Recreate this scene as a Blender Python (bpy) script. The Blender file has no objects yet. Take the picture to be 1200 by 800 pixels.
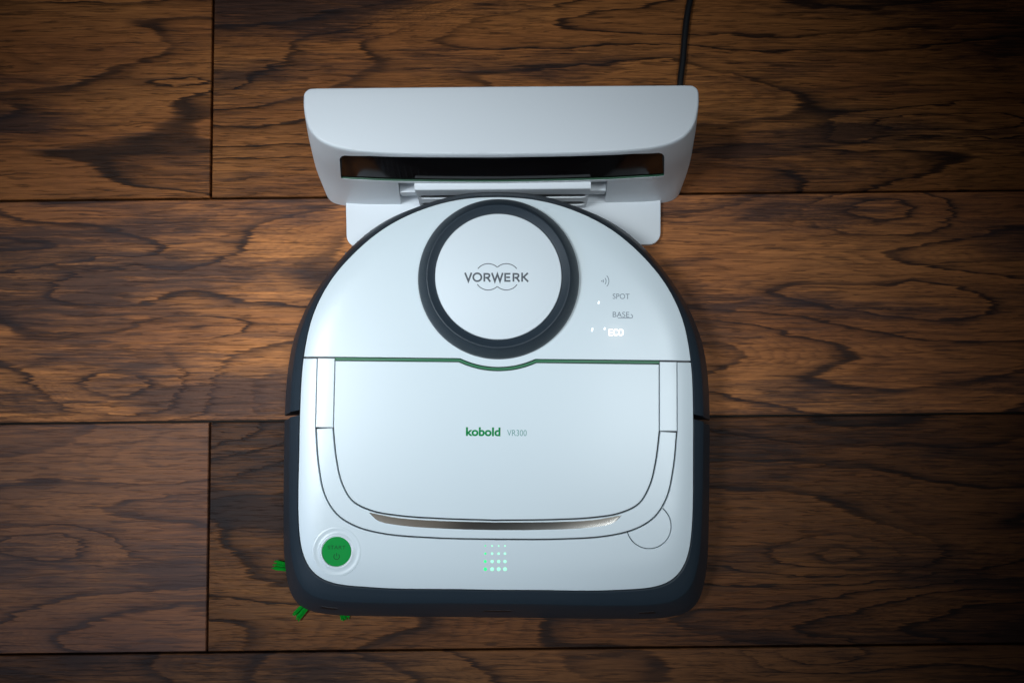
import bpy, bmesh, math, random
import numpy as np
from mathutils import Vector, Matrix
from mathutils.geometry import delaunay_2d_cdt

random.seed(7)
scene = bpy.context.scene
COL = scene.collection
MM = 0.001

# ------------------------------------------------------------------ camera
CAM_H, FPX, TILT = 706.0, 1000.0, math.atan(1 / 15)      # height in mm, focal length in photo pixels
cam_d = bpy.data.cameras.new("camera")
cam_d.sensor_width = 36.0
cam_d.lens = 36.0 * FPX / 1200.0
cam_d.clip_start, cam_d.clip_end = 0.02, 50
cam = bpy.data.objects.new("camera", cam_d)
cam.location = (0, 0, CAM_H * MM)
cam.rotation_euler = (TILT, 0, 0)
COL.objects.link(cam)
scene.camera = cam

# ------------------------------------------------------------------ world, lamps, exposure
world = bpy.data.worlds.new("World")
scene.world = world
world.use_nodes = True
bg = world.node_tree.nodes["Background"]
bg.inputs["Color"].default_value = (0.62, 0.72, 0.85, 1)
bg.inputs["Strength"].default_value = 0.012


def area_lamp(name, loc, target, sx, sy, power, color, spread=180):
    d = bpy.data.lights.new(name, 'AREA')
    d.shape = 'RECTANGLE'
    d.size, d.size_y = sx, sy
    d.energy, d.color = power, color
    d.spread = math.radians(spread)
    o = bpy.data.objects.new(name, d)
    o.location = loc
    o.rotation_euler = (Vector(target) - Vector(loc)).to_track_quat('-Z', 'Y').to_euler()
    COL.objects.link(o)
    return o


def spot_lamp(name, loc, target, angle, radius, power, color, blend=1.0):
    d = bpy.data.lights.new(name, 'SPOT')
    d.spot_size, d.spot_blend = math.radians(angle), blend
    d.shadow_soft_size = radius
    d.energy, d.color = power, color
    o = bpy.data.objects.new(name, d)
    o.location = loc
    o.rotation_euler = (Vector(target) - Vector(loc)).to_track_quat('-Z', 'Y').to_euler()
    COL.objects.link(o)
    return o


area_lamp("window_light", (-1.15, -0.50, 1.35), (-0.30, -0.17, 0.0), 0.7, 0.7, 0.40, (0.58, 0.74, 1.0), 36)
spot_lamp("pool_light", (-0.70, 0.02, 1.38), (-0.130, 0.072, 0.0), 28.8, 0.22, 79, (0.86, 0.95, 1.0))  # added spot; its narrow soft cone imitates vignetting
spot_lamp("fill_light", (0.42, -0.02, 1.40), (0.015, 0.01, 0.0), 27.5, 0.22, 37, (0.84, 0.94, 1.0))  # added unseen spot that lifts the right-hand side
for lx in (-0.55, 0.55):
    area_lamp("ceiling_standin_lamp", (lx, -0.35, 1.9), (lx, -0.35, 0), 0.72, 0.9, 0.22, (1.0, 0.90, 0.76))  # added unseen lamps, mirrored in the chrome like a beige ceiling

scene.view_settings.view_transform = 'Standard'
scene.view_settings.look = 'None'
scene.view_settings.gamma = 1.0
scene.view_settings.exposure = 0.0
scene.view_settings.use_curve_mapping = False
scene.render.engine = 'CYCLES'
scene.cycles.max_bounces = 6
scene.render.filter_size = 1.15


# ------------------------------------------------------------------ survey: photo pixel -> point at a known height
def at(u, v, z):
    dx, dy, dz = (u - 600) / FPX, -(v - 400) / FPX, -1.0
    c, s = math.cos(TILT), math.sin(TILT)
    w = (dx, c * dy - s * dz, s * dy + c * dz)
    t = (z - CAM_H) / w[2]
    return np.array([w[0] * t, w[1] * t])


class Frame:
    """local frame (mm) of one thing standing on the floor"""
    def __init__(self, ox, oy, rot):
        self.o, self.r = np.array([ox, oy]), rot

    def px(self, pts, z):
        c, s = math.cos(-self.r), math.sin(-self.r)
        out = []
        for i, p in enumerate(pts):
            q = at(p[0], p[1], z[i] if hasattr(z, '__len__') else z) - self.o
            out.append((c * q[0] - s * q[1], s * q[0] + c * q[1]))
        return np.array(out)


# ------------------------------------------------------------------ materials
def newmat(name):
    m = bpy.data.materials.new(name)
    m.use_nodes = True
    return m, m.node_tree.nodes, m.node_tree.links, m.node_tree.nodes["Principled BSDF"]


def plastic(name, col, rough, bump=0.0, bscale=3000, coat=0.0, spec=0.5, metal=0.0, mottling=0.0):
    m, N, L, P = newmat(name)
    P.inputs["Base Color"].default_value = (*col, 1)
    P.inputs["Roughness"].default_value = rough
    P.inputs["Metallic"].default_value = metal
    P.inputs["Specular IOR Level"].default_value = spec
    P.inputs["Coat Weight"].default_value = coat
    P.inputs["Coat Roughness"].default_value = 0.06
    tc = N.new("ShaderNodeTexCoord")
    if bump:
        n = N.new("ShaderNodeTexNoise")
        n.inputs["Scale"].default_value = bscale
        n.inputs["Detail"].default_value = 3
        b = N.new("ShaderNodeBump")
        b.inputs["Strength"].default_value = bump
        b.inputs["Distance"].default_value = 0.0002
        L.new(tc.outputs["Object"], n.inputs["Vector"])
        L.new(n.outputs["Fac"], b.inputs["Height"])
        L.new(b.outputs["Normal"], P.inputs["Normal"])
    n2 = N.new("ShaderNodeTexNoise")
    n2.inputs["Scale"].default_value = 16
    n2.inputs["Detail"].default_value = 6
    L.new(tc.outputs["Object"], n2.inputs["Vector"])
    mr = N.new("ShaderNodeMapRange")
    mr.inputs["To Min"].default_value = max(0.02, rough - 0.025 - mottling)
    mr.inputs["To Max"].default_value = rough + 0.025 + mottling
    L.new(n2.outputs["Fac"], mr.inputs["Value"])
    L.new(mr.outputs["Result"], P.inputs["Roughness"])
    return m


def glow(name, col, strength):
    m, N, L, P = newmat(name)
    P.inputs["Base Color"].default_value = (*col, 1)
    P.inputs["Emission Color"].default_value = (*col, 1)
    P.inputs["Emission Strength"].default_value = strength
    return m


WHITE = plastic("white_gloss_plastic", (0.69, 0.76, 0.79), 0.29, 0.03, 1500)
WHITE_DOCK = plastic("white_satin_plastic", (0.72, 0.75, 0.78), 0.42, 0.05, 2500)
CAPWHITE = plastic("cap_white_plastic", (0.71, 0.76, 0.79), 0.52, 0.03, 2500)
SLATE = plastic("slate_soft_plastic", (0.022, 0.033, 0.045), 0.44, 0.3, 5000, spec=0.32, mottling=0.04)
BLACK = plastic("black_plastic", (0.006, 0.007, 0.009), 0.5, 0.1, 4000)
GLASS = plastic("dark_infrared_window", (0.006, 0.004, 0.004), 0.09, 0, spec=0.09)
GREEN = plastic("green_plastic", (0.0, 0.29, 0.045), 0.5, 0.05, 3000, spec=0.1)
GREEN_D = plastic("dark_green_trim", (0.0, 0.14, 0.045), 0.40)
BRISTLE = plastic("green_bristle", (0.0, 0.36, 0.025), 0.55)
GREEN_INK = plastic("green_ink", (0.0, 0.24, 0.06), 0.6, spec=0.15)
TEAL_INK = plastic("pale_teal_ink", (0.10, 0.30, 0.27), 0.5)
GREY_INK = plastic("grey_ink", (0.075, 0.085, 0.10), 0.5)
PALE_INK = plastic("pale_grey_ink", (0.20, 0.24, 0.28), 0.5)
EMBOSS = plastic("embossed_green", (0.0, 0.085, 0.02), 0.5, spec=0.15)
CHROME = plastic("polished_chrome", (0.90, 0.86, 0.80), 0.13, 0, metal=1.0)
CONTACT = plastic("contact_metal", (0.006, 0.007, 0.009), 0.5, 0, spec=0.25)
LED_ECO = glow("warm_white_light", (1.0, 0.93, 0.88), 1.3)
LED_W = glow("white_light", (0.9, 0.96, 1.0), 1.0)
LED_M = glow("mint_light", (0.32, 1.0, 0.56), 0.85)
LED_G = glow("green_light", (0.02, 0.75, 0.22), 0.7)

KNOTS = [(145, 452, 30, 17, 0.42), (237, 384, 16, 8, 0.20), (226, 98, 15, 4, 0.14), (1055, 150, 16, 8, 0.22),
         (987, 167, 12, 6, 0.16), (1040, 250, 26, 14, 0.30), (1160, 145, 22, 10, 0.24), (990, 655, 24, 13, 0.28),
         (955, 770, 18, 9, 0.2), (60, 636, 20, 12, 0.26), (120, 335, 20, 12, 0.2)]


def wood_material():
    m, N, L, P = newmat("dark_hickory_laminate")

    def nd(t, **kw):
        n = N.new(t)
        for k, v in kw.items():
            setattr(n, k, v)
        return n

    def inp(n, k, v):
        if hasattr(v, "is_output") or isinstance(v, bpy.types.NodeSocket):
            L.new(v, n.inputs[k])
        else:
            n.inputs[k].default_value = v

    def math_(op, a, b=0.0, c=0.0, clamp=False):
        n = nd("ShaderNodeMath", operation=op, use_clamp=clamp)
        inp(n, 0, a); inp(n, 1, b); inp(n, 2, c)
        return n.outputs[0]

    def ramp(fac, stops, interp='LINEAR'):
        n = nd("ShaderNodeValToRGB")
        n.color_ramp.interpolation = interp
        e = n.color_ramp.elements
        while len(e) > len(stops):
            e.remove(e[-1])
        while len(e) < len(stops):
            e.new(0.5)
        for el, (p, c) in zip(e, stops):
            el.position = p
            el.color = (c, c, c, 1) if not hasattr(c, "__len__") else (*c, 1)
        L.new(fac, n.inputs[0])
        return n.outputs[0]

    def mix(a, b, f, mode='MIX'):
        n = nd("ShaderNodeMix", data_type='RGBA', blend_type=mode)
        n.clamp_factor = True
        inp(n, 0, f); inp(n, 6, a); inp(n, 7, b)
        return n.outputs[2]

    geo = nd("ShaderNodeNewGeometry")
    sep = nd("ShaderNodeSeparateXYZ")
    L.new(geo.outputs["Position"], sep.inputs[0])
    x, y = sep.outputs[0], sep.outputs[1]
    at_s = nd("ShaderNodeAttribute", attribute_type='OBJECT', attribute_name="seed")
    at_t = nd("ShaderNodeAttribute", attribute_type='OBJECT', attribute_name="sheen_tint")
    seed, sheen_tint = at_s.outputs["Fac"], at_t.outputs["Fac"]

    def noise(sx, sy, detail=2.0, rough=0.5, zo=0.0, yy=None, dist=0.0, xx=None):
        c = nd("ShaderNodeCombineXYZ")
        inp(c, 0, math_('MULTIPLY', x if xx is None else xx, sx))
        inp(c, 1, math_('MULTIPLY', y if yy is None else yy, sy))
        inp(c, 2, math_('ADD', seed, zo))
        n = nd("ShaderNodeTexNoise")
        inp(n, "Vector", c.outputs[0]); inp(n, "Scale", 1.0)
        inp(n, "Detail", detail); inp(n, "Roughness", rough); inp(n, "Distortion", dist)
        return n.outputs["Fac"]

    # ragged fibres push the growth lines about
    fray = math_('MULTIPLY', math_('SUBTRACT', noise(26, 300, 3, 0.6, 3.1), 0.5), 0.006)
    y2 = math_('ADD', y, fray)
    wob = math_('MULTIPLY', math_('SUBTRACT', noise(5, 26, 4, 0.6, 8.2), 0.5), 0.030)
    y3 = math_('ADD', y2, wob)
    # a growth line that crosses the fibres breaks up into short dashes along them
    slip = math_('MULTIPLY', math_('SUBTRACT', noise(9, 520, 3, 0.6, 51.0), 0.5), 0.028)
    x2 = math_('ADD', x, slip)
    f = noise(1.7, 9.0, 1.5, 0.4, 0.0, y3, 0.0, x2)
    for (u, v, rx, ry, amp) in KNOTS:
        k = at(u, v, 0) * MM
        dx = math_('DIVIDE', math_('SUBTRACT', x2, float(k[0])), rx * 0.00165)
        dy = math_('DIVIDE', math_('SUBTRACT', y3, float(k[1])), ry * 0.00095)
        r2 = math_('ADD', math_('MULTIPLY', dx, dx), math_('MULTIPLY', dy, dy))
        g = math_('MULTIPLY', math_('POWER', 2.718, math_('MULTIPLY', r2, -0.40)), amp * 0.5)
        f = math_('ADD', f, g)
    t = math_('FRACT', math_('MULTIPLY', f, 15.0))
    line = ramp(t, [(0.0, 0.0), (0.45, 0.03), (0.70, 0.16), (0.84, 0.45), (0.91, 1.0), (0.965, 0.95), (1.0, 0.0)])
    where = ramp(noise(5, 16, 3, 0.6, 21.0), [(0.32, 0.22), (0.52, 1.0)])
    line = math_('MULTIPLY', line, where)
    fine = math_('FRACT', math_('MULTIPLY', f, 105.0))
    fine = math_('MULTIPLY', ramp(fine, [(0.0, 0.0), (0.5, 0.1), (0.88, 1.0), (1.0, 0.0)]),
                 ramp(noise(4, 20, 2, 0.5, 33.0), [(0.36, 0.0), (0.62, 0.8)]))
    fibre = noise(16, 640, 4, 0.62, 5.0, y2)
    fibre2 = noise(45, 1500, 2, 0.6, 7.0)
    pores = ramp(noise(30, 900, 1, 0.5, 11.0, y2), [(0.58, 0.0), (0.66, 1.0)])
    big = noise(2.6, 11, 4, 0.55, 14.0, y3)
    dark = ramp(math_('ADD', noise(3.4, 17, 4, 0.62, 17.0, y3, 0.0, x2), math_('MULTIPLY', math_('SUBTRACT', fibre, 0.5), -0.30)), [(0.47, 0.0), (0.62, 1.0)])

    base = ramp(big, [(0.26, (0.17, 0.054, 0.017)), (0.45, (0.31, 0.108, 0.031)), (0.60, (0.40, 0.148, 0.042)), (0.80, (0.49, 0.200, 0.062))])
    c = mix(base, (0.020, 0.009, 0.0055, 1), math_('MULTIPLY', line, 0.95))
    c = mix(c, (0.045, 0.018, 0.008, 1), math_('MULTIPLY', fine, 0.5))
    c = mix(c, (0.026, 0.017, 0.018, 1), math_('MULTIPLY', dark, 0.80))
    fm = ramp(fibre, [(0.28, 0.62), (0.5, 1.0), (0.74, 1.4)])
    c = mix(c, fm, 1.0, 'MULTIPLY')
    fm2 = ramp(fibre2, [(0.2, 0.72), (0.8, 1.28)])
    c = mix(c, fm2, 1.0, 'MULTIPLY')
    c = mix(c, (0.018, 0.009, 0.006, 1), math_('MULTIPLY', pores, 0.55))
    c = mix(c, (0.20, 0.125, 0.118, 1), math_('MULTIPLY', sheen_tint, 0.34))
    at_d = nd("ShaderNodeAttribute", attribute_type='OBJECT', attribute_name="falloff_tone")
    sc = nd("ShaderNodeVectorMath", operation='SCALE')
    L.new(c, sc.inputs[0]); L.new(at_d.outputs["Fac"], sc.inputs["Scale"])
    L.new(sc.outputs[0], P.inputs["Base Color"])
    h = math_('ADD', math_('MULTIPLY', fibre, 0.6), math_('MULTIPLY', pores, -0.5))
    h = math_('SUBTRACT', h, math_('MULTIPLY', line, 0.7))
    h = math_('ADD', h, math_('MULTIPLY', noise(6, 30, 2, 0.5, 40.0), 0.6))
    b = nd("ShaderNodeBump")
    inp(b, "Strength", 0.55); inp(b, "Distance", 0.0007); inp(b, "Height", h)
    L.new(b.outputs[0], P.inputs["Normal"])
    inp(P, "Roughness", math_('ADD', math_('MULTIPLY', fibre, 0.20), 0.44))
    P.inputs["Specular IOR Level"].default_value = 0.12
    return m


WOOD = wood_material()


# ------------------------------------------------------------------ object helpers
def link(name, me, mat=None, parent=None):
    o = bpy.data.objects.new(name, me)
    COL.objects.link(o)
    if mat:
        me.materials.append(mat)
    if parent:
        o.parent = parent
    return o


def empty(name, loc, rot=0.0):
    o = bpy.data.objects.new(name, None)
    o.empty_display_size = 0.05
    o.location, o.rotation_euler = loc, (0, 0, rot)
    COL.objects.link(o)
    return o


def mesh_mm(name, verts, faces, smooth=None, sharp=None):
    me = bpy.data.meshes.new(name)
    me.from_pydata([(v[0] * MM, v[1] * MM, v[2] * MM) for v in verts], [], faces)
    me.validate()
    if smooth is None:
        me.polygons.foreach_set("use_smooth", [True] * len(me.polygons))
    else:
        me.polygons.foreach_set("use_smooth", smooth)
    bm = bmesh.new(); bm.from_mesh(me)
    bmesh.ops.recalc_face_normals(bm, faces=bm.faces)
    bm.to_mesh(me); bm.free()
    if sharp:
        me.set_sharp_from_angle(angle=math.radians(sharp))
    me.update()
    return me


def resample(pts, step, closed=False):
    p = np.asarray(pts, float)
    if closed:
        p = np.vstack([p, p[:1]])
    out = []
    for a, b in zip(p[:-1], p[1:]):
        n = max(1, int(math.ceil(np.linalg.norm(b - a) / step)))
        for i in range(n):
            out.append(a + (b - a) * i / n)
    if not closed:
        out.append(p[-1])
    return np.array(out)


def spline(pts, per=10):
    """centripetal-ish Catmull-Rom through an open list"""
    p = np.asarray(pts, float)
    q = np.vstack([2 * p[0] - p[1], p, 2 * p[-1] - p[-2]])
    out = []
    for i in range(1, len(q) - 2):
        p0, p1, p2, p3 = q[i - 1], q[i], q[i + 1], q[i + 2]
        t0 = 0; t1 = t0 + np.linalg.norm(p1 - p0) ** .5; t2 = t1 + np.linalg.norm(p2 - p1) ** .5; t3 = t2 + np.linalg.norm(p3 - p2) ** .5
        for k in range(per):
            t = t1 + (t2 - t1) * k / per
            a1 = (t1 - t) / (t1 - t0) * p0 + (t - t0) / (t1 - t0) * p1
            a2 = (t2 - t) / (t2 - t1) * p1 + (t - t1) / (t2 - t1) * p2
            a3 = (t3 - t) / (t3 - t2) * p2 + (t - t2) / (t3 - t2) * p3
            b1 = (t2 - t) / (t2 - t0) * a1 + (t - t0) / (t2 - t0) * a2
            b2 = (t3 - t) / (t3 - t1) * a2 + (t - t1) / (t3 - t1) * a3
            out.append((t2 - t) / (t2 - t1) * b1 + (t - t1) / (t2 - t1) * b2)
    out.append(p[-1])
    return np.array(out)


def signed_area(p):
    x, y = p[:, 0], p[:, 1]
    return 0.5 * np.sum(x * np.roll(y, -1) - np.roll(x, -1) * y)


def inset(p, d):
    e = np.roll(p, -1, 0) - p
    e /= np.linalg.norm(e, axis=1)[:, None] + 1e-9
    n = np.stack([-e[:, 1], e[:, 0]], 1)
    npv = np.roll(n, 1, 0)
    m = n + npv
    den = np.clip(1 + np.sum(n * npv, 1), 0.35, None)
    return p + d * m / den[:, None]


def inside(poly, q):
    x, y = q[:, 0], q[:, 1]
    r = np.zeros(len(q), bool)
    for a, b in zip(poly, np.roll(poly, -1, 0)):
        c = ((a[1] > y) != (b[1] > y))
        if a[1] != b[1]:
            r ^= c & (x < (b[0] - a[0]) * (y - a[1]) / (b[1] - a[1]) + a[0])
    return r


def dist_to(poly, q):
    a, b = poly, np.roll(poly, -1, 0)
    d = np.full(len(q), 1e9)
    ab = b - a
    l2 = np.sum(ab * ab, 1) + 1e-12
    for i in range(len(a)):
        t = np.clip(((q - a[i]) @ ab[i]) / l2[i], 0, 1)
        d = np.minimum(d, np.linalg.norm(q - a[i] - t[:, None] * ab[i], axis=1))
    return d


def panel(name, outline, zf, depth, mat, parent, gap=0.5, bev=0.5, grid=5.0, step=2.0, extra=None):
    """moulded panel: curved top following zf, rounded rim, side walls"""
    p = np.asarray(outline, float)
    if signed_area(p) < 0:
        p = p[::-1]
    keep = np.linalg.norm(p - np.roll(p, 1, 0), axis=1) > 0.05
    p = resample(p[keep], step, True)
    if gap:
        p = inset(p, gap)
    n = len(p)
    rings = [(p, -depth), (p, -bev), (inset(p, .12 * bev), -.5 * bev), (inset(p, .45 * bev), -.14 * bev)]
    top = inset(p, bev)
    V, F = [], []
    for q, dz in rings:
        z = zf(q) + dz
        V += [(a[0], a[1], b) for a, b in zip(q, z)]
    for k in range(len(rings) - 1):
        for i in range(n):
            j = (i + 1) % n
            F.append((k * n + i, k * n + j, (k + 1) * n + j, (k + 1) * n + i))
    lo, hi = top.min(0), top.max(0)
    gx, gy = np.meshgrid(np.arange(lo[0], hi[0], grid), np.arange(lo[1], hi[1], grid))
    g = np.stack([gx.ravel(), gy.ravel()], 1)
    if extra is not None:
        g = np.vstack([g, extra])
    g = g[inside(top, g)]
    if len(g):
        g = g[dist_to(top, g) > 0.6 * step]
    pts = np.vstack([top, g]) if len(g) else top
    r = delaunay_2d_cdt([Vector(a) for a in pts], [(i, (i + 1) % n) for i in range(n)], [], 1, 1e-6)
    vz = np.array([(v[0], v[1]) for v in r[0]])
    base = len(V)
    z = zf(vz)
    V += [(a[0], a[1], b) for a, b in zip(vz, z)]
    F += [tuple(base + i for i in f) for f in r[2]]
    # stitch last ring to the CDT's own boundary vertices
    idx = {}
    for i, orig in enumerate(r[3]):
        for o_ in orig:
            idx[o_] = base + i
    k = len(rings) - 1
    for i in range(n):
        j = (i + 1) % n
        if i in idx and j in idx:
            F.append((k * n + i, k * n + j, idx[j], idx[i]))
    return link(name, mesh_mm(name, V, F, sharp=7), mat, parent)


def lathe(name, prof, c, mat, parent, seg=128, sharp=40, cap=True):
    V, F = [], []
    for r, z in prof:
        for i in range(seg):
            a = 2 * math.pi * i / seg
            V.append((c[0] + r * math.cos(a), c[1] + r * math.sin(a), z))
    for k in range(len(prof) - 1):
        for i in range(seg):
            j = (i + 1) % seg
            F.append((k * seg + i, k * seg + j, (k + 1) * seg + j, (k + 1) * seg + i))
    if cap:
        F.append(tuple(range((len(prof) - 1) * seg, len(prof) * seg)))
    return link(name, mesh_mm(name, V, F, sharp=sharp), mat, parent)


def ribbon_into(V, F, pts, w, z0, h, closed=False):
    """flat raised stroke of width w"""
    p = np.asarray(pts, float)
    n = len(p)
    if closed:
        e = np.roll(p, -1, 0) - p
    else:
        e = np.diff(p, axis=0)
    e = e / (np.linalg.norm(e, axis=1)[:, None] + 1e-9)
    nn = np.stack([-e[:, 1], e[:, 0]], 1)
    off = np.zeros_like(p)
    for i in range(n):
        if closed:
            a, b = nn[i - 1], nn[i]
        else:
            a, b = nn[max(0, i - 1)], nn[min(n - 2, i)]
        off[i] = (a + b) / max(0.16, 1 + a @ b)
    L_, R_ = p + off * w / 2, p - off * w / 2
    b0 = len(V)
    for q, z in ((L_, z0), (L_, z0 + h), (R_, z0 + h), (R_, z0)):
        V += [(a[0], a[1], z) for a in q]
    m = n if closed else n - 1
    for i in range(m):
        j = (i + 1) % n
        for k in range(3):
            F.append((b0 + k * n + i, b0 + k * n + j, b0 + (k + 1) * n + j, b0 + (k + 1) * n + i))
    if not closed:
        for i in (0, n - 1):
            F.append(tuple(b0 + k * n + i for k in range(4)))


def ribbon(name, strokes, w, z0, h, mat, parent):
    V, F = [], []
    for s in strokes:
        closed = len(s) > 2 and np.allclose(s[0], s[-1])
        ribbon_into(V, F, s[:-1] if closed else s, w, z0, h, closed)
    return link(name, mesh_mm(name, V, F, smooth=[False] * len(F)), mat, parent)


def text_mesh(name, body, box, z, mat, parent, weight=0.0, h=0.12):
    """lettering fitted to box = (x0, x1, y0, y1) mm"""
    cu = bpy.data.curves.new("tmp_text", 'FONT')
    cu.body, cu.size, cu.offset = body, 1.0, weight
    cu.extrude = 0.02
    ob = bpy.data.objects.new("tmp_text", cu)
    COL.objects.link(ob)
    dg = bpy.context.evaluated_depsgraph_get()
    me = bpy.data.meshes.new_from_object(ob.evaluated_get(dg))
    bpy.data.objects.remove(ob)
    bpy.data.curves.remove(cu)
    v = np.array([w.co[:] for w in me.vertices])
    lo, hi = v.min(0), v.max(0)
    x0, x1, y0, y1 = box
    for w in me.vertices:
        q = (np.array(w.co) - lo) / (hi - lo)
        w.co = ((x0 + (x1 - x0) * q[0]) * MM, (y0 + (y1 - y0) * q[1]) * MM, (z + h * q[2]) * MM)
    me.materials.clear()
    me.name = name
    return link(name, me, mat, parent)


def arc(c, r, a0, a1, n=16):
    return [(c[0] + r * math.cos(math.radians(a0 + (a1 - a0) * i / n)), c[1] + r * math.sin(math.radians(a0 + (a1 - a0) * i / n))) for i in range(n + 1)]


def box_mm(name, x0, x1, y0, y1, z0, z1, mat, parent, bev=0.6):
    bm = bmesh.new()
    bmesh.ops.create_cube(bm, size=1)
    for v in bm.verts:
        v.co = ((x0 + (x1 - x0) * (v.co.x + .5)) * MM, (y0 + (y1 - y0) * (v.co.y + .5)) * MM, (z0 + (z1 - z0) * (v.co.z + .5)) * MM)
    if bev:
        bmesh.ops.bevel(bm, geom=bm.edges[:], offset=bev * MM, segments=2, affect='EDGES', profile=0.6)
    me = bpy.data.meshes.new(name)
    bm.to_mesh(me); bm.free()
    return link(name, me, mat, parent)


def tube(name, pts, r, mat, parent=None, seg=10):
    P = [Vector(p) for p in pts]
    V, F = [], []
    for i, p in enumerate(P):
        t = (P[min(i + 1, len(P) - 1)] - P[max(i - 1, 0)]).normalized()
        a = t.cross(Vector((0, 0, 1)))
        a = a.normalized() if a.length > 1e-4 else Vector((1, 0, 0))
        b = a.cross(t)
        for k in range(seg):
            an = 2 * math.pi * k / seg
            V.append(p + r * (math.cos(an) * a + math.sin(an) * b))
    for i in range(len(P) - 1):
        for k in range(seg):
            j = (k + 1) % seg
            F.append((i * seg + k, i * seg + j, (i + 1) * seg + j, (i + 1) * seg + k))
    F.append(tuple(range(seg))); F.append(tuple(range((len(P) - 1) * seg, len(P) * seg)))
    return link(name, mesh_mm(name, V, F, sharp=60), mat, parent)


def boolean_cut(o, cutters):
    for c in cutters:
        m = o.modifiers.new("cut", 'BOOLEAN')
        m.operation, m.object, m.solver = 'DIFFERENCE', c, 'EXACT'
    bpy.context.view_layer.update()
    dg = bpy.context.evaluated_depsgraph_get()
    me = bpy.data.meshes.new_from_object(o.evaluated_get(dg))
    o.modifiers.clear()
    me.name = o.data.name
    o.data = me
    for c in cutters:
        bpy.data.objects.remove(c)


def prism_xz(name, poly, y0, y1, parent=None):
    """cutter: outline in x,z pulled along y (mm)"""
    n = len(poly)
    V = [(p[0], y0, p[1]) for p in poly] + [(p[0], y1, p[1]) for p in poly]
    F = [tuple(range(n)), tuple(range(n, 2 * n))] + [(i, (i + 1) % n, n + (i + 1) % n, n + i) for i in range(n)]
    return link(name, mesh_mm(name, V, F, smooth=[False] * len(F)), None, parent)


def round_poly(pts, r, n=6):
    """round the corners of a polygon; r is one radius or one per corner"""
    p = [np.array(a, float) for a in pts]
    out = []
    for i in range(len(p)):
        a, b, c = p[i - 1], p[i], p[(i + 1) % len(p)]
        rr = r[i] if hasattr(r, '__len__') else r
        u, v = (a - b) / np.linalg.norm(a - b), (c - b) / np.linalg.norm(c - b)
        if rr <= 0:
            out.append(b); continue
        ang = math.acos(np.clip(u @ v, -1, 1))
        d = rr / math.tan(ang / 2)
        s, e = b + u * d, b + v * d
        cen = b + (u + v) / np.linalg.norm(u + v) * rr / math.sin(ang / 2)
        a0 = math.atan2(*(s - cen)[::-1]); a1 = math.atan2(*(e - cen)[::-1])
        da = (a1 - a0 + math.pi) % (2 * math.pi) - math.pi
        for k in range(n + 1):
            t = a0 + da * k / n
            out.append(cen + rr * np.array([math.cos(t), math.sin(t)]))
    return np.array(out)


# ------------------------------------------------------------------ floor of planks
FLOOR_ROT = 0.0105
floor_me = bpy.data.meshes.new("floor")
bmf = bmesh.new()
bmesh.ops.create_cube(bmf, size=1, matrix=Matrix.Diagonal((4.4, 2.4, 0.02, 1)))
bmf.to_mesh(floor_me); bmf.free()
floor = link("floor", floor_me, plastic("dark_joint_board", (0.010, 0.006, 0.004), 0.8))  # dark subfloor board showing in the joints between planks
floor.location = (0, -0.0164, -0.020)
floor.rotation_euler = (0, 0, FLOOR_ROT)
floor["kind"] = "structure"

PITCH, PLEN, JOINT, CHAM = 186.0, 1285.0, 1.8, 0.6


def plank_mesh():
    x, y, c = PLEN / 2 - JOINT / 2, PITCH / 2 - JOINT / 2, CHAM
    V = []
    for (i, z) in ((0, 11), (0, 20 - c), (c, 20)):
        V += [(-x + i, -y + i, z), (x - i, -y + i, z), (x - i, y - i, z), (-x + i, y - i, z)]
    F = [(8, 9, 10, 11)]
    for k in (0, 4):
        F += [(k + i, k + (i + 1) % 4, k + 4 + (i + 1) % 4, k + 4 + i) for i in range(4)]
    return mesh_mm("plank", V, F, smooth=[False] * len(F))


pm = plank_mesh()
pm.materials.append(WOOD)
ROW_START = {0: 665.0, 1: -250.7, -1: -249.0, -2: 520.0, 2: 330.0}
k = 0
for row in range(-5, 6):
    start = ROW_START.get(row, random.uniform(-600, 600))
    for s in (-2, -1, 0, 1):
        x0 = start + s * PLEN
        if x0 > 1900 or x0 + PLEN < -1900:
            continue
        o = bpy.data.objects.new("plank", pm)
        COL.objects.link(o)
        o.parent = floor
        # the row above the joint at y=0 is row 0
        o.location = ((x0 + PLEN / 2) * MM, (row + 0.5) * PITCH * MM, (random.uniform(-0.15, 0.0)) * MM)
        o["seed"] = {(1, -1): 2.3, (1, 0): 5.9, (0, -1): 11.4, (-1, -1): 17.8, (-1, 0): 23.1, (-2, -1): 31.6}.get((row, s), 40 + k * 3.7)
        o["sheen_tint"] = {(1, -1): 0.0, (1, 0): 0.0, (0, -1): 0.22, (-1, -1): 1.0, (-1, 0): 0.30, (-2, -1): 0.5}.get((row, s), random.random() * 0.5)  # grey-purple tint; at lower left it puts cool light sheen into the colour
        o["falloff_tone"] = {(1, -1): 0.95, (1, 0): 0.80, (0, -1): 1.26, (-1, -1): 0.84, (-1, 0): 0.46, (-2, -1): 0.46}.get((row, s), random.uniform(0.65, 0.95))  # wood tone with light falloff mixed in: darker right and bottom planks
        k += 1

# ------------------------------------------------------------------ robot vacuum
RF = Frame(-11.4, 0.0, -0.0105)
robot = empty("robot_vacuum", (-11.4 * MM, 0, 0), -0.0105)
robot["label"] = "white D-shaped robot vacuum with round turret and slate grey rim on the wooden floor"
robot["category"] = "robot vacuum"

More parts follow.
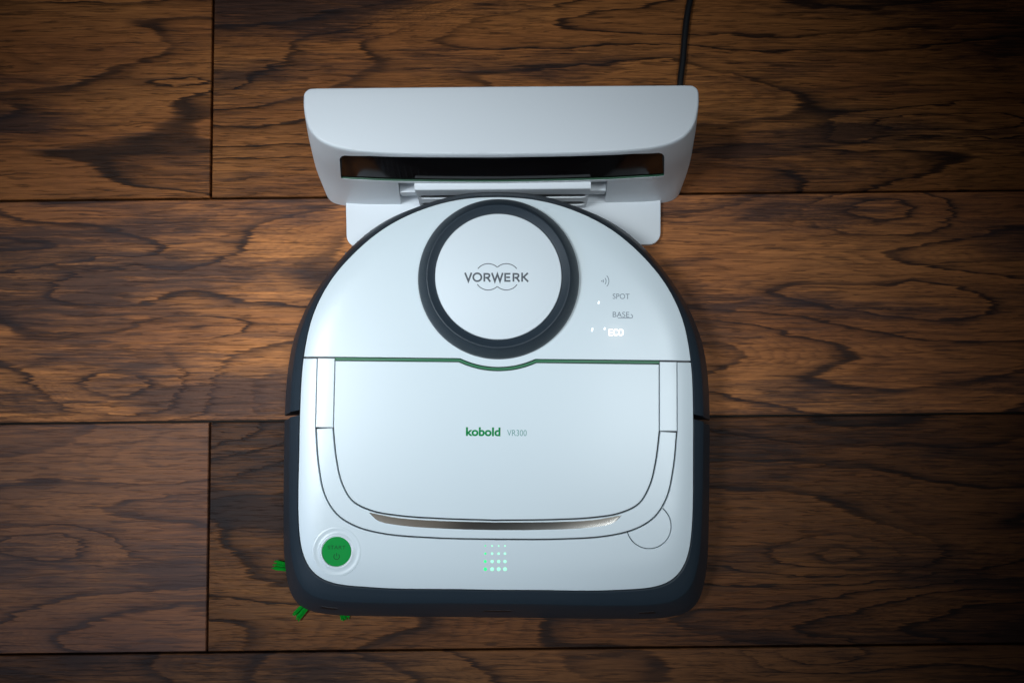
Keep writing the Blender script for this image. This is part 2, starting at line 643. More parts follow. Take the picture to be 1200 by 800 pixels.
C_PX = np.array([581.0, 470.0])
WHITE_PX = [(582.5, 230.7), (537.5, 233.7), (492.5, 246), (455, 263.7), (417.5, 294), (380, 343), (365, 376), (355.4, 419.4), (351.5, 475), (350, 540),
            (350, 590), (350.8, 624), (357, 657), (372.5, 677.5), (391, 685), (435, 689.4), (510, 690.8), (582, 691), (660, 690.8), (735, 688.8),
            (780.6, 682), (796, 671), (807, 649), (811.9, 615), (812.6, 550), (812.5, 490), (812.0, 455), (808, 409), (799, 367), (781, 331), (755, 301), (715, 268), (672, 246), (627.5, 234)]
OUTER_PX = [(582.5, 225.5), (545, 227.7), (500, 239), (455, 256), (417.5, 283.7), (380, 328), (359, 358), (344, 391), (336.5, 427), (333, 482), (332.5, 540),
            (332.5, 615), (334, 655), (337.5, 680), (343, 703), (354, 716), (382, 721.7), (435, 723), (510, 723), (582, 723), (660, 723), (735, 722.3),
            (780, 720), (803, 714.5), (819, 703), (826, 682), (829, 655), (830, 615), (830.6, 540), (830.4, 487), (829, 460), (823, 412), (814, 382), (796, 343), (769, 307), (731, 271), (690, 249), (627.5, 228)]
NT = 720
TH = np.linspace(0, 2 * math.pi, NT, endpoint=False)


def polar(pts):
    p = np.array(pts) - C_PX
    a = np.arctan2(-p[:, 1], p[:, 0]) % (2 * math.pi)
    r = np.linalg.norm(p, axis=1)
    o = np.argsort(a); a, r = a[o], r[o]
    A = np.concatenate([a - 2 * math.pi, a, a + 2 * math.pi]); R = np.concatenate([r, r, r])
    # monotone cubic (PCHIP-like) on the periodic table
    h = np.diff(A); dl = np.diff(R) / h
    m = np.zeros_like(R)
    for i in range(1, len(R) - 1):
        m[i] = (dl[i - 1] * h[i] + dl[i] * h[i - 1]) / (h[i] + h[i - 1])
    i = np.clip(np.searchsorted(A, TH, side='right') - 1, 0, len(h) - 1)
    t = (TH - A[i]) / h[i]
    rr = (2 * t**3 - 3 * t**2 + 1) * R[i] + (t**3 - 2 * t**2 + t) * h[i] * m[i] + (-2 * t**3 + 3 * t**2) * R[i + 1] + (t**3 - t**2) * h[i] * m[i + 1]
    ker = np.exp(-0.5 * (np.arange(-8, 9) / 3.0) ** 2); ker /= ker.sum()
    return np.convolve(np.concatenate([rr[-8:], rr, rr[:8]]), ker, 'valid')


def to_local(rad, z):
    px = np.stack([C_PX[0] + rad * np.cos(TH), C_PX[1] - rad * np.sin(TH)], 1)
    q = RF.px(px, z)
    # mirror-average in polar form about a fixed centre
    cx, cy = 0.0, -2.0
    a = np.arctan2(q[:, 1] - cy, q[:, 0] - cx) % (2 * math.pi)
    r = np.hypot(q[:, 0] - cx, q[:, 1] - cy)
    o = np.argsort(a)
    r2 = np.interp(TH, np.concatenate([a[o] - 2 * math.pi, a[o], a[o] + 2 * math.pi]), np.tile(r[o], 3))
    mir = np.interp((math.pi - TH) % (2 * math.pi), np.append(TH, 2 * math.pi), np.append(r2, r2[0]))
    rs = 0.5 * (r2 + mir)
    return np.stack([cx + rs * np.cos(TH), cy + rs * np.sin(TH)], 1)


def by_dir(front, side, rear):
    s = np.sin(TH)
    f = np.clip(-s, 0, 1) ** 1.5
    r = np.clip(s, 0, 1) ** 1.2
    return side + (front - side) * f + (rear - side) * r


pw, po = polar(WHITE_PX), polar(OUTER_PX)
kc = by_dir(0.50, 0.64, 0.60)
W0 = to_local(pw, np.full(NT, 65.6))                # edge of the white shell
ZC = by_dir(60.5, 60.5, 61.0)
ZO = by_dir(13.0, 34.0, 46.0)
CR = to_local(pw + (po - pw) * kc, ZC)              # crease of the bumper
OU = to_local(po, ZO)                               # widest line
np_lerp = lambda a, b, t: a + (b - a) * t


def loft(name, i0, i1, mat, shear=0.0):
    """slate band between table indices i0 -> i1 (counter-clockwise), closed section, capped ends"""
    idx = [(i0 + i) % NT for i in range((i1 - i0) % NT + 1)]
    secs = []
    zo = ZO
    rings = [
        (inset_c(W0, 1.2), np.full(NT, 58.0)), (inset_c(W0, -0.25), np.full(NT, 63.0)),
        (inset_c(W0, -0.35), np.full(NT, 64.9)), (np_lerp(W0, CR, 0.10), np.full(NT, 65.25)),
        (np_lerp(W0, CR, 0.5), np_lerp(65.2, ZC, 0.38)), (np_lerp(W0, CR, 0.96), np_lerp(65.2, ZC, 0.93)), (CR, ZC - 0.12),
        (np_lerp(CR, OU, 0.045), np_lerp(ZC, ZO, 0.035)), (np_lerp(CR, OU, 0.36), np_lerp(ZC, ZO, 0.31)), (np_lerp(CR, OU, 0.70), np_lerp(ZC, ZO, 0.65)),
        (np_lerp(CR, OU, 0.93), np_lerp(ZC, ZO, 0.88)), (OU, ZO),
        (inset_c(OU, 0.6), np_lerp(ZO, 9.0, 0.7)), (inset_c(OU, 2.2), np.full(NT, 9.0)), (inset_c(OU, 9.0), np.full(NT, 8.5)),
    ]
    m = len(rings)
    V, F = [], []
    for j, i in enumerate(idx):
        for k_, (r, z) in enumerate(rings):
            f = 0.0
            if shear:
                f = shear * min(1.0, max(0.0, (k_ - 2) / 9.0))
            e = math.exp(-j / 4.0) * f - math.exp(-(len(idx) - 1 - j) / 4.0) * f
            fi = (i + e) % NT
            a, b, t = int(fi) % NT, (int(fi) + 1) % NT, fi - int(fi)
            V.append((*(r[a] * (1 - t) + r[b] * t), z[a] * (1 - t) + z[b] * t))
    for j in range(len(idx) - 1):
        for k_ in range(m):
            l_ = (k_ + 1) % m
            F.append((j * m + k_, j * m + l_, (j + 1) * m + l_, (j + 1) * m + k_))
    F.append(tuple(range(m))); F.append(tuple((len(idx) - 1) * m + q for q in range(m)))
    return link(name, mesh_mm(name, V, F, sharp=27), mat, robot)


def inset_c(p, d):
    return inset(p, d)


# the joint between rear rim and front bumper sits at px y ~ 483 on both sides
def idx_at(y_local, left):
    c = [i for i in range(NT) if (W0[i, 0] < 0) == left]
    return min(c, key=lambda i: abs(W0[i, 1] - y_local))


jy = RF.px([(351, 482)], 65)[0][1]
iR, iL = idx_at(jy, False), idx_at(jy, True)
loft("rear_rim", (iR + 1) % NT, iL - 1, SLATE, shear=-3.2)
bumper = loft("front_bumper", iL + 2, (iR - 2) % NT, SLATE, shear=3.2)

# exhaust ribs on the rear wall (mirrored in the dock's dark window)
V, F = [], []
for j in range(15):
    i = int((104 + j * 2.3) / 360 * NT)
    n_ = OU[i] - np.array([0.0, 40.0]); n_ = n_ / np.linalg.norm(n_)
    t_ = np.array([-n_[1], n_[0]])
    b0 = len(V)
    for zz in (20, 44):
        for (a_, b_) in ((-0.7, -1.5), (0.7, -1.5), (0.7, 0.25), (-0.7, 0.25)):
            q = OU[i] + t_ * (a_ + (zz - 32) * 0.12) + n_ * b_
            V.append((q[0], q[1], zz))
    F += [(b0, b0 + 1, b0 + 2, b0 + 3), (b0 + 4, b0 + 5, b0 + 6, b0 + 7)] + [(b0 + q, b0 + (q + 1) % 4, b0 + 4 + (q + 1) % 4, b0 + 4 + q) for q in range(4)]
link("exhaust_ribs", mesh_mm("exhaust_ribs", V, F, smooth=[False] * len(F)), plastic("rib_grey_plastic", (0.10, 0.12, 0.15), 0.4), bpy.data.objects["rear_rim"])

# chassis under the shells (dark, seen through the joints) and running gear
chass = inset(W0, 0.9)
V = [(a[0], a[1], 8.5) for a in inset(OU, 8.5)] + [(a[0], a[1], 55) for a in chass] + [(a[0], a[1], 62.3) for a in chass]
F = [tuple(range(NT))[::-1], tuple(range(2 * NT, 3 * NT))]
for kk in (0, 1):
    F += [(kk * NT + i, kk * NT + (i + 1) % NT, (kk + 1) * NT + (i + 1) % NT, (kk + 1) * NT + i) for i in range(NT)]
link("chassis", mesh_mm("chassis", V, F, sharp=30), BLACK, robot)
for sx in (-1, 1):
    prof = [(0.5, 0), (30, 0), (33, 2), (33, 18), (30, 20), (0.5, 20)]
    me_w = lathe("drive_wheel", [(r, z) for r, z in prof], (0, 0), BLACK, robot, 48)
    me_w.rotation_euler = (0, math.pi / 2, 0)
    me_w.location = ((sx * 105 - 10) * MM, 5 * MM, 33 * MM)

# smooth crowned top
W_OUT = resample(W0[::3], 3.0, True)


def ztop(q):
    q = np.asarray(q, float)
    d = dist_to(W_OUT, q)
    ins = inside(W_OUT, q)
    d = np.where(ins, d, 0)
    crown = -0.9 * ((q[:, 0] / 150) ** 2 + ((q[:, 1] - 10) / 150) ** 2)
    return 68.5 - 2.4 * np.clip(1 - d / 22, 0, 1) ** 2.2 + crown * 0.6


RINGS = np.vstack([resample(inset(W0[::3], d), 3.0, True) for d in (2.5, 5.5, 9.0, 13.0, 18.0)])
ZP = 68.0
TC = np.array([0.4, 89.6])                           # turret axis
YS = 28.2                                            # line of the green trim


def dip(r, y0):
    """follow y0 from x=-200..200 but bulge round the turret at radius r"""
    dy = TC[1] - y0
    hx = math.sqrt(r * r - dy * dy)
    a = math.degrees(math.asin(hx / r))
    return arc(TC, r, 270 - a, 270 + a, 24)


# rear shell
yt = YS + 1.25
wl = [tuple(p) for p in W0 if p[1] > yt]             # counter-clockwise from the right
wl = sorted(wl, key=lambda p: math.atan2(p[1] - yt, p[0]))
outline = wl + [(wl[-1][0], yt)] + dip(66.4, yt) + [(wl[0][0], yt)]
panel("rear_shell", outline, ztop, 3.0, WHITE, robot, gap=0.25, bev=0.45, extra=RINGS)

# lid, handle, side panels: left half traced, mirrored
lid_l = RF.px(spline([(390.6, 500), (394.4, 537), (400.8, 565), (413, 586), (435, 597.5), (466, 603.3), (510, 606.6), (582, 609)], 8), ZP)
han_l = RF.px(spline([(369.6, 501), (372.7, 543), (380, 579), (394, 602), (416, 616.3), (450.6, 625.5), (510, 630.3), (582, 632)], 8), ZP)


def mirror_half(h):
    h = h.copy(); h[-1, 0] = 0.0
    return [tuple(p) for p in h] + [(-p[0], p[1]) for p in h[-2::-1]]


lid_c, han_c = mirror_half(lid_l), mirror_half(han_l)       # left top -> bottom -> right top
xl, xh = lid_c[0][0], han_c[0][0]
yh = han_c[0][1]
yb = YS - 1.15
lid_outline = [(xl, yb)] + lid_c + [(-xl, yb)] + dip(68.9, yb)[::-1]
panel("dustbin_lid", lid_outline, lambda q: ztop(q) + 0.05, 3.0, WHITE, robot, gap=0.32, bev=0.5)
panel("handle", han_c + lid_c[::-1], lambda q: ztop(q) - 0.05, 3.0, WHITE, robot, gap=0.72, bev=0.5)
for sx in (-1, 1):
    pl = [(sx * abs(xh), yh + 0.2), (sx * abs(xl), yh + 0.2), (sx * abs(xl), yt - 0.6), (sx * abs(xh), yt - 0.6)]
    panel("side_panel", pl, ztop, 3.0, WHITE, robot, gap=0.22, bev=0.4)

# release button bitten out of the front shell on the right
RC = RF.px([(760.5, 616.0)], ZP)[0]
RR = 25.8 * 0.638
hp = resample(np.array(han_c), 0.8)
inn = np.linalg.norm(hp - RC, axis=1) < RR
first, last = np.argmax(inn), len(inn) - 1 - np.argmax(inn[::-1])
pa, pb = hp[first], hp[last]
a0 = math.degrees(math.atan2(pa[1] - RC[1], pa[0] - RC[0])); a1 = math.degrees(math.atan2(pb[1] - RC[1], pb[0] - RC[0]))
if a1 < a0:
    a1 += 360
arc_far = arc(RC, RR, a0, a1, 40)                     # counter-clockwise: below and right of the handle
inner = [tuple(p) for p in hp[:first]] + arc_far + [tuple(p) for p in hp[last + 1:]]
panel("release_button", arc_far + [tuple(p) for p in hp[first:last + 1][::-1]], ztop, 3.0, WHITE, robot, gap=0.25, bev=0.35, grid=3, step=1.2)
wf = [tuple(p) for p in W0 if p[1] < yt - 0.8]
wf = sorted(wf, key=lambda p: math.atan2(p[0], -(p[1] - 60)))  # left top -> bottom -> right top
outline = [(wf[0][0], yt - 0.8)] + wf + [(wf[-1][0], yt - 0.8), (-xh, yt - 0.8)] + inner[::-1] + [(xh, yt - 0.8)]
panel("front_shell", outline, ztop, 3.0, WHITE, robot, gap=0.25, bev=0.45, extra=RINGS)

# green trim between rear shell and lid
up = [(xl, YS + 0.95)] + dip(66.8, YS + 0.95) + [(-xl, YS + 0.95)]
dn = [(xl, YS - 0.95)] + dip(68.7, YS - 0.95) + [(-xl, YS - 0.95)]
panel("green_trim", up + dn[::-1], lambda q: ztop(q) - 0.35, 2.0, GREEN_D, robot, gap=0.0, bev=0.3, grid=50)

# chrome grip strip let into the handle: hollow section so it mirrors the added overhead lamps in bands
ct = RF.px(spline([(433, 600.2), (466, 606.4), (510, 609.6), (582, 611.6)], 12), ZP)
cb = RF.px(spline([(433.6, 601.5), (443, 609.6), (469, 615.2), (534, 619.5), (582, 620.6)], 9), ZP)
ct, cb = np.array(mirror_half(ct)), np.array(mirror_half(cb))


def by_len(p, n):
    d = np.concatenate([[0], np.cumsum(np.linalg.norm(np.diff(p, axis=0), axis=1))]); d /= d[-1]
    t = np.linspace(0, 1, n)
    return np.stack([np.interp(t, d, p[:, 0]), np.interp(t, d, p[:, 1])], 1)


n = 260
ct, cb = by_len(ct, n), by_len(cb, n)
V, F = [], []
prof = [(0.0, -0.9), (0.0, 0.34), (0.25, 0.31), (0.5, 0.30), (0.75, 0.32), (1.0, 0.37), (1.0, -0.9)]
for t, dz in prof:
    q = ct + (cb - ct) * t
    V += [(a[0], a[1], b + dz) for a, b in zip(q, ztop(q))]
for k_ in range(len(prof) - 1):
    F += [(k_ * n + i, k_ * n + i + 1, (k_ + 1) * n + i + 1, (k_ + 1) * n + i) for i in range(n - 1)]
link("chrome_strip", mesh_mm("chrome_strip", V, F, sharp=50), CHROME, robot)

# turret
ZT = 68.2
turret = lathe("turret", [(60.6, ZT - 2), (60.5, ZT + 1.5), (59.9, ZT + 4.2), (58.9, ZT + 6.4), (53.6, ZT + 14.9), (52.9, ZT + 15.5), (52.2, ZT + 15.6), (51.5, ZT + 15.3),
                          (48.0, ZT + 13.2), (47.3, ZT + 13.0), (46.9, ZT + 13.3), (46.8, ZT + 12.0)], TC, SLATE, robot, 192, sharp=28, cap=False)
ZCAP = ZT + 14.2
cap = lathe("turret_cap", [(46.6, ZT + 12), (46.6, ZCAP - 0.5), (46.4, ZCAP - 0.15), (46.0, ZCAP)], TC, CAPWHITE, turret, 192)

# emblem on the cap, strokes traced from the letters
LS = 1200 / 110.0


def lg(pts):
    return RF.px([(530 + p[0] / LS, 290 + p[1] / LS) for p in pts], ZCAP)


ell = [(320 + 52 * math.cos(math.radians(a)), 380 + 50 * math.sin(math.radians(a))) for a in range(0, 361, 12)]
R1 = [(410, 436), (410, 337), (455, 337), (472, 345), (476, 362), (468, 378), (448, 386), (424, 386)]
R2 = [(x + 372, y) for x, y in R1]
letters = [[(163, 322), (206, 430), (246, 322)], ell, R1, [(450, 388), (486, 438)], [(506, 324), (544, 432), (577, 340), (610, 432), (645, 324)],
           [(744, 336), (676, 336), (676, 427), (744, 427)], [(690, 381), (738, 381)], R2, [(822, 388), (858, 438)],
           [(893, 322), (893, 437)], [(966, 326), (912, 378), (970, 438)]]
ribbon("lettering", [lg(s) for s in letters], 1.28, ZCAP - 0.03, 0.12, GREY_INK, cap)
clouds = [arc((460, 375), 168, 218, 313, 20), arc((692, 375), 168, 227, 322, 20), arc((460, 375), 168, 146, 47, 20), arc((692, 375), 168, 133, 36, 20)]
ribbon("emblem", [lg(s) for s in clouds], 0.62, ZCAP - 0.03, 0.10, GREY_INK, cap)


def zat(p):
    return float(ztop(np.array([p]))[0])


def pxbox(x0, x1, y0, y1):
    a = RF.px([(x0, y1), (x1, y0)], ZP)
    return (a[0][0], a[1][0], a[0][1], a[1][1])


lid_o = bpy.data.objects["dustbin_lid"]
text_mesh("lettering", "kobold", pxbox(546, 586.5, 500.6, 510.6), 68.53, GREEN_INK, lid_o, 0.034)
text_mesh("lettering", "VR300", pxbox(594.3, 617.2, 503.6, 510.4), 68.53, TEAL_INK, lid_o, -0.006)

shell_o = bpy.data.objects["rear_shell"]
p0 = RF.px([(728, 350)], ZP)[0]
zs = zat(p0) + 0.02
text_mesh("lettering", "SPOT", pxbox(718, 737.8, 344.2, 350.2), zs, PALE_INK, shell_o, 0.0)
text_mesh("lettering", "BASE", pxbox(718, 737.4, 365.4, 371.6), zs, PALE_INK, shell_o, 0.0)
IC = lambda pts: RF.px([(680 + p[0] / 8, 310 + p[1] / 8) for p in pts], ZP)
ribbon("icon", [IC([(352, 501), (470, 501), (487, 497), (490, 484), (484, 472), (474, 466)])], 0.55, zs, 0.1, PALE_INK, shell_o)
wifi = [arc((196, 155), r, -a, a, 12) for r, a in ((22, 40), (46, 38), (72, 44))]
ribbon("icon", [IC(s) for s in wifi], 0.52, zs - 0.05, 0.12, PALE_INK, shell_o)
lathe("icon", [(0.55, zs - 0.1), (0.5, zs + 0.1)], IC([(202, 155)])[0], PALE_INK, shell_o, 16)
def lit(pts):
    return RF.px([(713.8 + p[0] * 0.153, 386.2 + p[1] * 0.064) for p in pts], ZP)


eco = ribbon("lit_lettering", [lit(q) for q in ([(28, 0), (0, 0), (0, 100), (28, 100)], [(0, 50), (25, 50)],
                                                [(66, 12), (58, 0), (44, 0), (37, 14), (37, 86), (44, 100), (58, 100), (66, 88)],
                                                [(76, 14), (83, 0), (97, 0), (104, 14), (104, 86), (97, 100), (83, 100), (76, 86), (76, 14)])], 0.72, zs, 0.14, LED_ECO, shell_o)
eco["label"] = "lit white word glowing on the shell"
ep = RF.px([(721.7, 389.5)], ZP)[0]
ld = bpy.data.lights.new("eco_glow", 'POINT')
ld.energy, ld.color, ld.shadow_soft_size = 0.0002, (1.0, 0.80, 0.70), 0.002
lo_ = bpy.data.objects.new("eco_glow", ld)
COL.objects.link(lo_)
lo_.parent = robot
lo_.location = (ep[0] * MM, ep[1] * MM, (zs + 6) * MM)
for (u, v, ln) in ((701.6, 354.5, 3.0), (694, 386.3, 4.0), (708.6, 385.0, 2.5)):
    q = RF.px([(u - 0.5, v + ln / 2), (u + 0.4, v - ln / 2)], ZP)
    zq = zat(q[0])
    ribbon("indicator_light", [q], 1.15, zq - 0.05, 0.12, LED_W, shell_o)

# battery lights: four columns, lower rows bigger
front_o = bpy.data.objects["front_shell"]
for r_, (v, rad) in enumerate(((639.2, 0.62), (648.2, 0.95), (657.4, 1.25), (666.4, 1.5))):
    for c_, u in enumerate((568.7, 576.7, 584.4, 591.8)):
        q = RF.px([(u, v)], ZP)[0]
        rr = rad * 0.86
        zq = zat(q)
        lathe("indicator_light", [(rr, zq - 0.15), (rr, zq + 0.06), (rr * 0.8, zq + 0.14)], q, LED_M if c_ else LED_G, front_o, 20)

# start button
BC = RF.px([(394.5, 645.8)], ZP)[0]
zb = zat(BC) - 0.02
ring = lathe("button_ring", [(18.4, zb - 0.5), (18.2, zb + 0.10), (17.4, zb + 0.30), (16.6, zb + 0.31), (15.6, zb + 0.12), (13.6, zb + 0.10), (12.9, zb + 0.32), (12.2, zb + 0.60),
                             (11.6, zb + 0.62), (11.1, zb + 0.4), (10.9, zb - 0.4)], BC, WHITE, robot, 128, cap=False)
btn = lathe("start_button", [(10.75, zb - 0.5), (10.75, zb + 0.28), (10.4, zb + 0.50), (9.8, zb + 0.52), (6, zb + 0.38), (2, zb + 0.32), (0.3, zb + 0.32)], BC, GREEN, robot, 96)
text_mesh("lettering", "START", (BC[0] - 6.6, BC[0] + 6.6, BC[1] + 1.7, BC[1] + 4.4), zb + 0.40, EMBOSS, btn, 0.0, 0.12)
pc = (BC[0] + 0.1, BC[1] - 3.6)
ribbon("power_symbol", [arc(pc, 2.1, 130, 410, 20), [(pc[0], pc[1] + 0.2), (pc[0], pc[1] + 2.6)]], 0.55, zb + 0.36, 0.12, EMBOSS, btn)

# sensor slots in the bumper wall
for (u0, u1, v) in ((363, 384, 707.5), (566, 600, 715.5), (758, 780, 708.5)):
    lo2 = RF.px([(u0, v), (u1, v)], 42)
    xm = (lo2[0][0] + lo2[1][0]) / 2
    hw = abs(lo2[1][0] - lo2[0][0]) / 2
    V, F = [], []
    ns = 12
    for zz, tz in ((45, 0), (45, 1), (39, 1), (39, 0)):
        for i in range(ns + 1):
            x = xm - hw + 2 * hw * i / ns
            cand = [j for j in range(NT) if CR[j, 1] < -60]
            # wall point at this height: between crease and widest line
            j = min(cand, key=lambda j: abs(OU[j, 0] - x))
            t = (ZC[j] - zz) / (ZC[j] - ZO[j])
            t = np.interp(t, [0, .035, .31, .65, .88, 1], [0, .045, .36, .70, .93, 1])
            w = CR[j] + (OU[j] - CR[j]) * t
            nrm = (OU[j] - CR[j]) / np.linalg.norm(OU[j] - CR[j])
            w = w + nrm * (0.25 if tz else -2.0)
            V.append((w[0], w[1], zz))
    for kq in range(3):
        F += [(kq * (ns + 1) + i, kq * (ns + 1) + i + 1, (kq + 1) * (ns + 1) + i + 1, (kq + 1) * (ns + 1) + i) for i in range(ns)]
    link("sensor_window", mesh_mm("sensor_window", V, F, sharp=40), BLACK, bumper)

# side brush under the front left corner
BH = RF.px([(392, 672)], 5)[0]
brush = lathe("side_brush", [(9, 10), (10, 7), (8, 3.5), (3, 3)], BH, BLACK, robot, 32)
tips = [RF.px([p], 2.0)[0] for p in ((319.5, 661), (346, 724), (405.5, 726.5), (458, 660))]
for ti, tp in enumerate(tips):
    V, F = [], []
    d = tp - BH
    ln = np.linalg.norm(d); d = d / ln
    nrm = np.array([-d[1], d[0]])
    for b in range(34):
        s = random.uniform(-1, 1)
        r0, r1 = 8.0, ln * random.uniform(0.93, 1.0)
        a = BH + d * r0 + nrm * s * 1.6
        e = BH + d * r1 + nrm * (s * 3.8 + random.uniform(-.4, .4))
        za, ze = 5.5 + random.uniform(-.6, .6), 1.6 + random.uniform(-.8, 1.6)
        b0 = len(V)
        w = 0.36
        for q, z in ((a, za), ((a + e) / 2, (za + ze) / 2 + 0.5), (e, ze)):
            V += [(q[0] + nrm[0] * w, q[1] + nrm[1] * w, z), (q[0] - nrm[0] * w, q[1] - nrm[1] * w, z), (q[0], q[1], z + 0.6)]
        for k_ in (0, 3):
            for m_ in range(3):
                F.append((b0 + k_ + m_, b0 + k_ + (m_ + 1) % 3, b0 + k_ + 3 + (m_ + 1) % 3, b0 + k_ + 3 + m_))
        F.append((b0 + 6, b0 + 7, b0 + 8))
    link("bristle_tuft", mesh_mm("bristle_tuft", V, F, smooth=[False] * len(F)), BRISTLE, brush)

# ------------------------------------------------------------------ charging dock
DF = Frame(-7.3, 170.0, 0.0085)
dock = empty("charging_dock", (-7.3 * MM, 170 * MM, 0), 0.0085)
dock["label"] = "white charging dock with long dark window standing behind the robot vacuum"
dock["category"] = "charging dock"
HD = 113.0
top_h = [(0, 1.7), (40, 2.0), (60, 2.4), (86, 3.6), (108, 5.8), (121, 9.2), (130, 14.2), (136, 21.5), (139.2, 31), (140.4, 43), (139.6, 48.0), (136.5, 50.6), (131, 51.2), (0, 51.4)]
upp_h = [(0, -1.1), (40, -0.8), (62, -0.4), (90, 0.7), (112, 2.6), (125, 5.4), (134.5, 9.8), (140.5, 15.5), (143, 23), (144, 33), (143.6, 47.2), (140.5, 50.4), (133, 51.2), (0, 51.4)]
mid_h = [(0, -5.7), (40, -5.5), (62, -5.3), (90, -4.8), (112, -3.6), (126, -1.6), (136, 1.6), (143, 5.8), (147, 10.5), (149.5, 19), (149.5, 46.5), (146, 50.3), (136, 51.2), (0, 51.4)]
bot_h = [(0, -9.5), (40, -9.4), (62, -9.3), (90, -9.2), (114, -9.0), (126, -8.6), (136, -7.6), (143, -5.2), (147, -1.2), (150, 8), (150.5, 46), (147, 50.2), (138, 51.2), (0, 51.4)]


def half_dense(h):
    pts = spline(h[:-1], 8)
    return np.vstack([pts, [[0, h[-1][1]]]])


def full_plan(h):
    p = half_dense(h)
    return np.vstack([p, np.stack([-p[-2:0:-1, 0], p[-2:0:-1, 1]], 1)])   # counter-clockwise from front centre


TOPP = full_plan(top_h)
PLANS = [full_plan(bot_h), full_plan(mid_h), full_plan(upp_h), TOPP]
PZ = [0.0, 38.0, 85.0, HD]
PT = []
for i in range(4):
    a_, b_ = max(0, i - 1), min(3, i + 1)
    PT.append((PLANS[b_] - PLANS[a_]) / (PZ[b_] - PZ[a_]))


def plan_at(z):
    z = min(max(z, 0.0), HD)
    i = 0 if z < PZ[1] else (1 if z < PZ[2] else 2)
    h = PZ[i + 1] - PZ[i]
    t = (z - PZ[i]) / h
    return ((2 * t**3 - 3 * t**2 + 1) * PLANS[i] + (t**3 - 2 * t**2 + t) * h * PT[i]
            + (-2 * t**3 + 3 * t**2) * PLANS[i + 1] + (t**3 - t**2) * h * PT[i + 1])


def front_y(x, z):
    p = plan_at(z)
    m = len(half_dense(top_h))
    h = p[:m]
    k_ = np.argmax(h[:, 0])
    return float(np.interp(abs(x), h[:k_ + 1, 0], h[:k_ + 1, 1]))


zl = [0.0, 0.8] + list(np.linspace(5, 33, 6)) + [36, 38, 40] + list(np.linspace(46, 108, 9)) + [111.2, 112.3, 112.85, HD]
ins = [0.8, 0.0] + [0] * 18 + [0.0, 0.35, 0.9, 1.8]
V, F = [], []
nP = len(TOPP)
for z, d in zip(zl, ins):
    q = plan_at(z)
    if d:
        q = inset(q, d)
    V += [(a[0], a[1], z) for a in q]
for k_ in range(len(zl) - 1):
    F += [(k_ * nP + i, k_ * nP + (i + 1) % nP, (k_ + 1) * nP + (i + 1) % nP, (k_ + 1) * nP + i) for i in range(nP)]
F.append(tuple(range(nP))[::-1]); F.append(tuple(range((len(zl) - 1) * nP, len(zl) * nP)))
body = link("dock_body", mesh_mm("dock_body", V, F), WHITE_DOCK, dock)


def on_front(u, v):
    """(x, z) where the photo pixel meets the dock's front face"""
    lo, hi = 2.0, HD
    g = lambda z: DF.px([(u, v)], z)[0]
    for _ in range(40):
        m_ = 0.5 * (lo + hi)
        q = g(m_)
        if q[1] > front_y(q[0], m_):
            lo = m_
        else:
            hi = m_
    return g(lo)[0], lo


wl_b = [on_front(*p) for p in ((399.5, 209.2), (430, 211.2), (487, 213.0), (540, 213.6))]
wl_t = [on_front(*p) for p in ((404, 182.4), (430, 182.7), (500, 183.2), (560, 183.4))]
corner = [on_front(*p) for p in ((397.9, 188.0), (398.5, 185.4), (400.3, 183.3))]
xb, zb_ = -wl_b[0][0], [p[1] for p in wl_b]
xt_, zt_ = -wl_t[0][0], [min(p[1], 108.0) for p in wl_t]


def win_edge(h, zz, n_=24):
    xs = np.linspace(-1, 1, n_ + 1) * h
    src = [abs(p) for p in (np.array([1.0, .86, .5, .18]) * h)]
    return [(x, float(np.interp(abs(x), src[::-1], zz[::-1]))) for x in xs]


we_b, we_t = win_edge(xb, zb_), win_edge(xt_, zt_)
win = we_b + [(-p[0], p[1]) for p in corner] + we_t[::-1] + corner[::-1]
cut_w = prism_xz("cut_w", win, -40, 18, dock)
cut_d = prism_xz("cut_d", [(-85, 6.6), (85, 6.6), (81, 54.5), (-81, 54.5)], -40, 3.5, dock)
boolean_cut(body, [cut_w, cut_d])
body.data.set_sharp_from_angle(angle=math.radians(32))

# dark window following the bowed front, and the green lip along its lower edge
V, F = [], []
nx, nz = 60, 10
for j in range(nz + 1):
    for i in range(nx + 1):
        z = min(zb_) - 2 + (max(zt_) + 3 - min(zb_)) * j / nz
        x = -126 + 252 * i / nx
        V.append((x, front_y(x, z) + 1.3 + 3.0 * (z - 56) / 50, z))
for j in range(nz):
    F += [(j * (nx + 1) + i, j * (nx + 1) + i + 1, (j + 1) * (nx + 1) + i + 1, (j + 1) * (nx + 1) + i) for i in range(nx)]
b0 = len(V)
V += [(v[0], v[1] + 1.5, v[2]) for v in V]
F += [tuple(b0 + i for i in f[::-1]) for f in F]
link("dark_window", mesh_mm("dark_window", V, F, sharp=60), GLASS, dock)
V, F = [], []
for i in range(nx + 1):
    x = -xb + 0.3 + (2 * xb - 0.6) * i / nx
    z = float(np.interp(abs(x), [.18 * xb, .5 * xb, .86 * xb, xb], zb_[::-1]))
    y = front_y(x, z)
    V += [(x, y + 0.2, z - 0.3), (x, y + 0.2, z + 0.45), (x, y + 1.6, z + 0.5), (x, y + 1.6, z - 0.3)]
for i in range(nx):
    F += [(i * 4 + m_, i * 4 + (m_ + 1) % 4, (i + 1) * 4 + (m_ + 1) % 4, (i + 1) * 4 + m_) for m_ in range(4)]
F += [(0, 1, 2, 3), (nx * 4, nx * 4 + 1, nx * 4 + 2, nx * 4 + 3)]
link("green_trim", mesh_mm("green_trim", V, F, smooth=[False] * len(F)), plastic("deep_green_trim", (0.0, 0.06, 0.022), 0.45), dock)

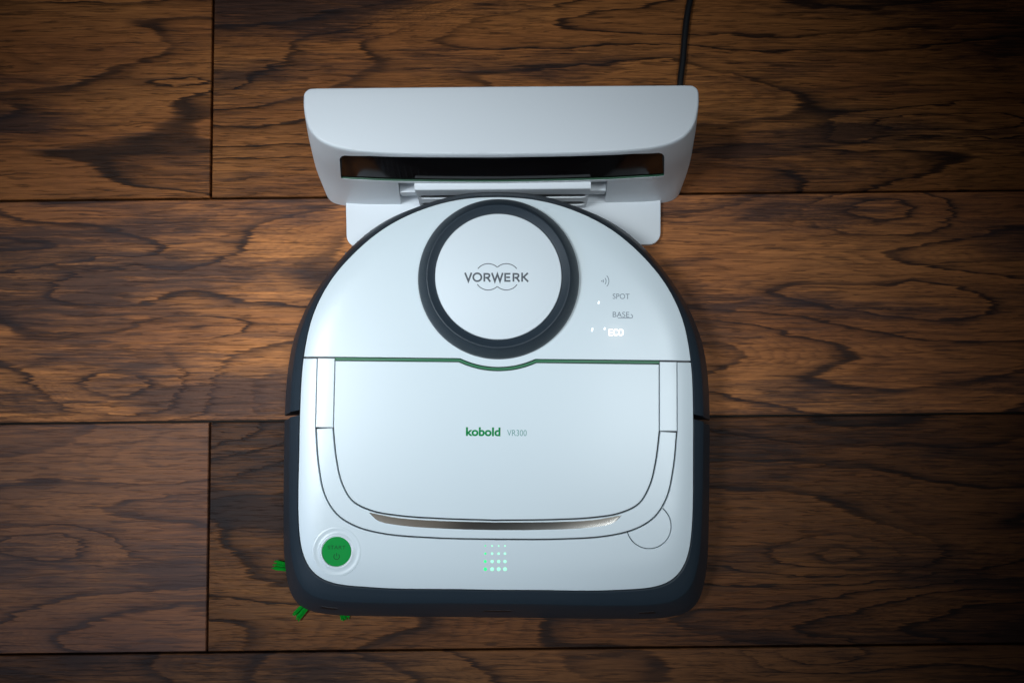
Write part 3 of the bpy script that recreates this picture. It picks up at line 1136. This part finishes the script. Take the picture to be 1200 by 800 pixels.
# contact block with two horizontal grooves and the contact strips in them
prof = round_poly([(3.4, 7.0), (-13.0, 7.0), (-9.2, 34.0), (-8.6, 54.0), (-3.0, 55.2), (3.4, 54.2)], [0, 0.5, 3, 1.2, 0.6, 0], 4)
npf = len(prof)
XB = 68.3
V = [(sx * XB, p[0], p[1]) for sx in (-1, 1) for p in prof]
F = [tuple(range(npf))[::-1], tuple(range(npf, 2 * npf))] + [(i, (i + 1) % npf, npf + (i + 1) % npf, npf + i) for i in range(npf)]
cb_o = link("contact_block", mesh_mm("contact_block", V, F, smooth=[False] * len(F)), WHITE_DOCK, dock)
cuts = []
for zc in (34.0, 17.0):
    cuts.append(prism_xz("cut_g", round_poly([(-66.8, zc - 4.3), (66.8, zc - 4.3), (66.8, zc + 4.3), (-66.8, zc + 4.3)], 4.2, 8), -40, -5.2, dock))
boolean_cut(cb_o, cuts)
cb_o.data.set_sharp_from_angle(angle=math.radians(35))
for zc, ys in ((34.0, -9.0), (17.0, -11.15)):
    box_mm("contact_strip", -65.8, 65.8, ys, -5.3, zc - 4.1, zc + 4.1, CONTACT, cb_o, 1.4)
for sx in (-1, 1):
    box_mm("contact_rib", *(sorted((sx * 68.4, sx * 82.5))), -5.5, 3.6, 22, 34, WHITE_DOCK, cb_o, 1.0)

# base plate lying on the floor under the robot's tail
bp = DF.px([(405.3, 242), (407, 274), (418, 286), (430, 287)], 6.0)
plate_out = round_poly([(-131, -4.0), (-130.0, -44.0), (130.0, -44.0), (131, -4.0)], [0, 10, 10, 0])
panel("base_plate", plate_out, lambda q: np.full(len(q), 6.0), 6.0, WHITE_DOCK, dock, gap=0, bev=0.7, grid=20)

# ------------------------------------------------------------------ power cord
pts = [at(u, v, 4) for u, v in ((797, 112), (797.5, 95), (800.5, 70), (802.5, 45), (805, 22), (809, 0), (816, -25), (828, -60), (846, -105), (868, -160))]
pts = [np.array([pts[0][0] - 5, 220.0])] + pts
cp = spline(np.array(pts), 8)
cord_pts = [(a[0], a[1], 3.2 if i > 12 else 3.2 + 10 * (1 - i / 12) ** 2) for i, a in enumerate(cp)]
cord = tube("power_cord", cord_pts, 2.75, plastic("black_cable", (0.010, 0.011, 0.013), 0.38, 0.1, 3000))
cord["label"] = "thin black power cord running from behind the white dock to the top edge"
cord["category"] = "cord"
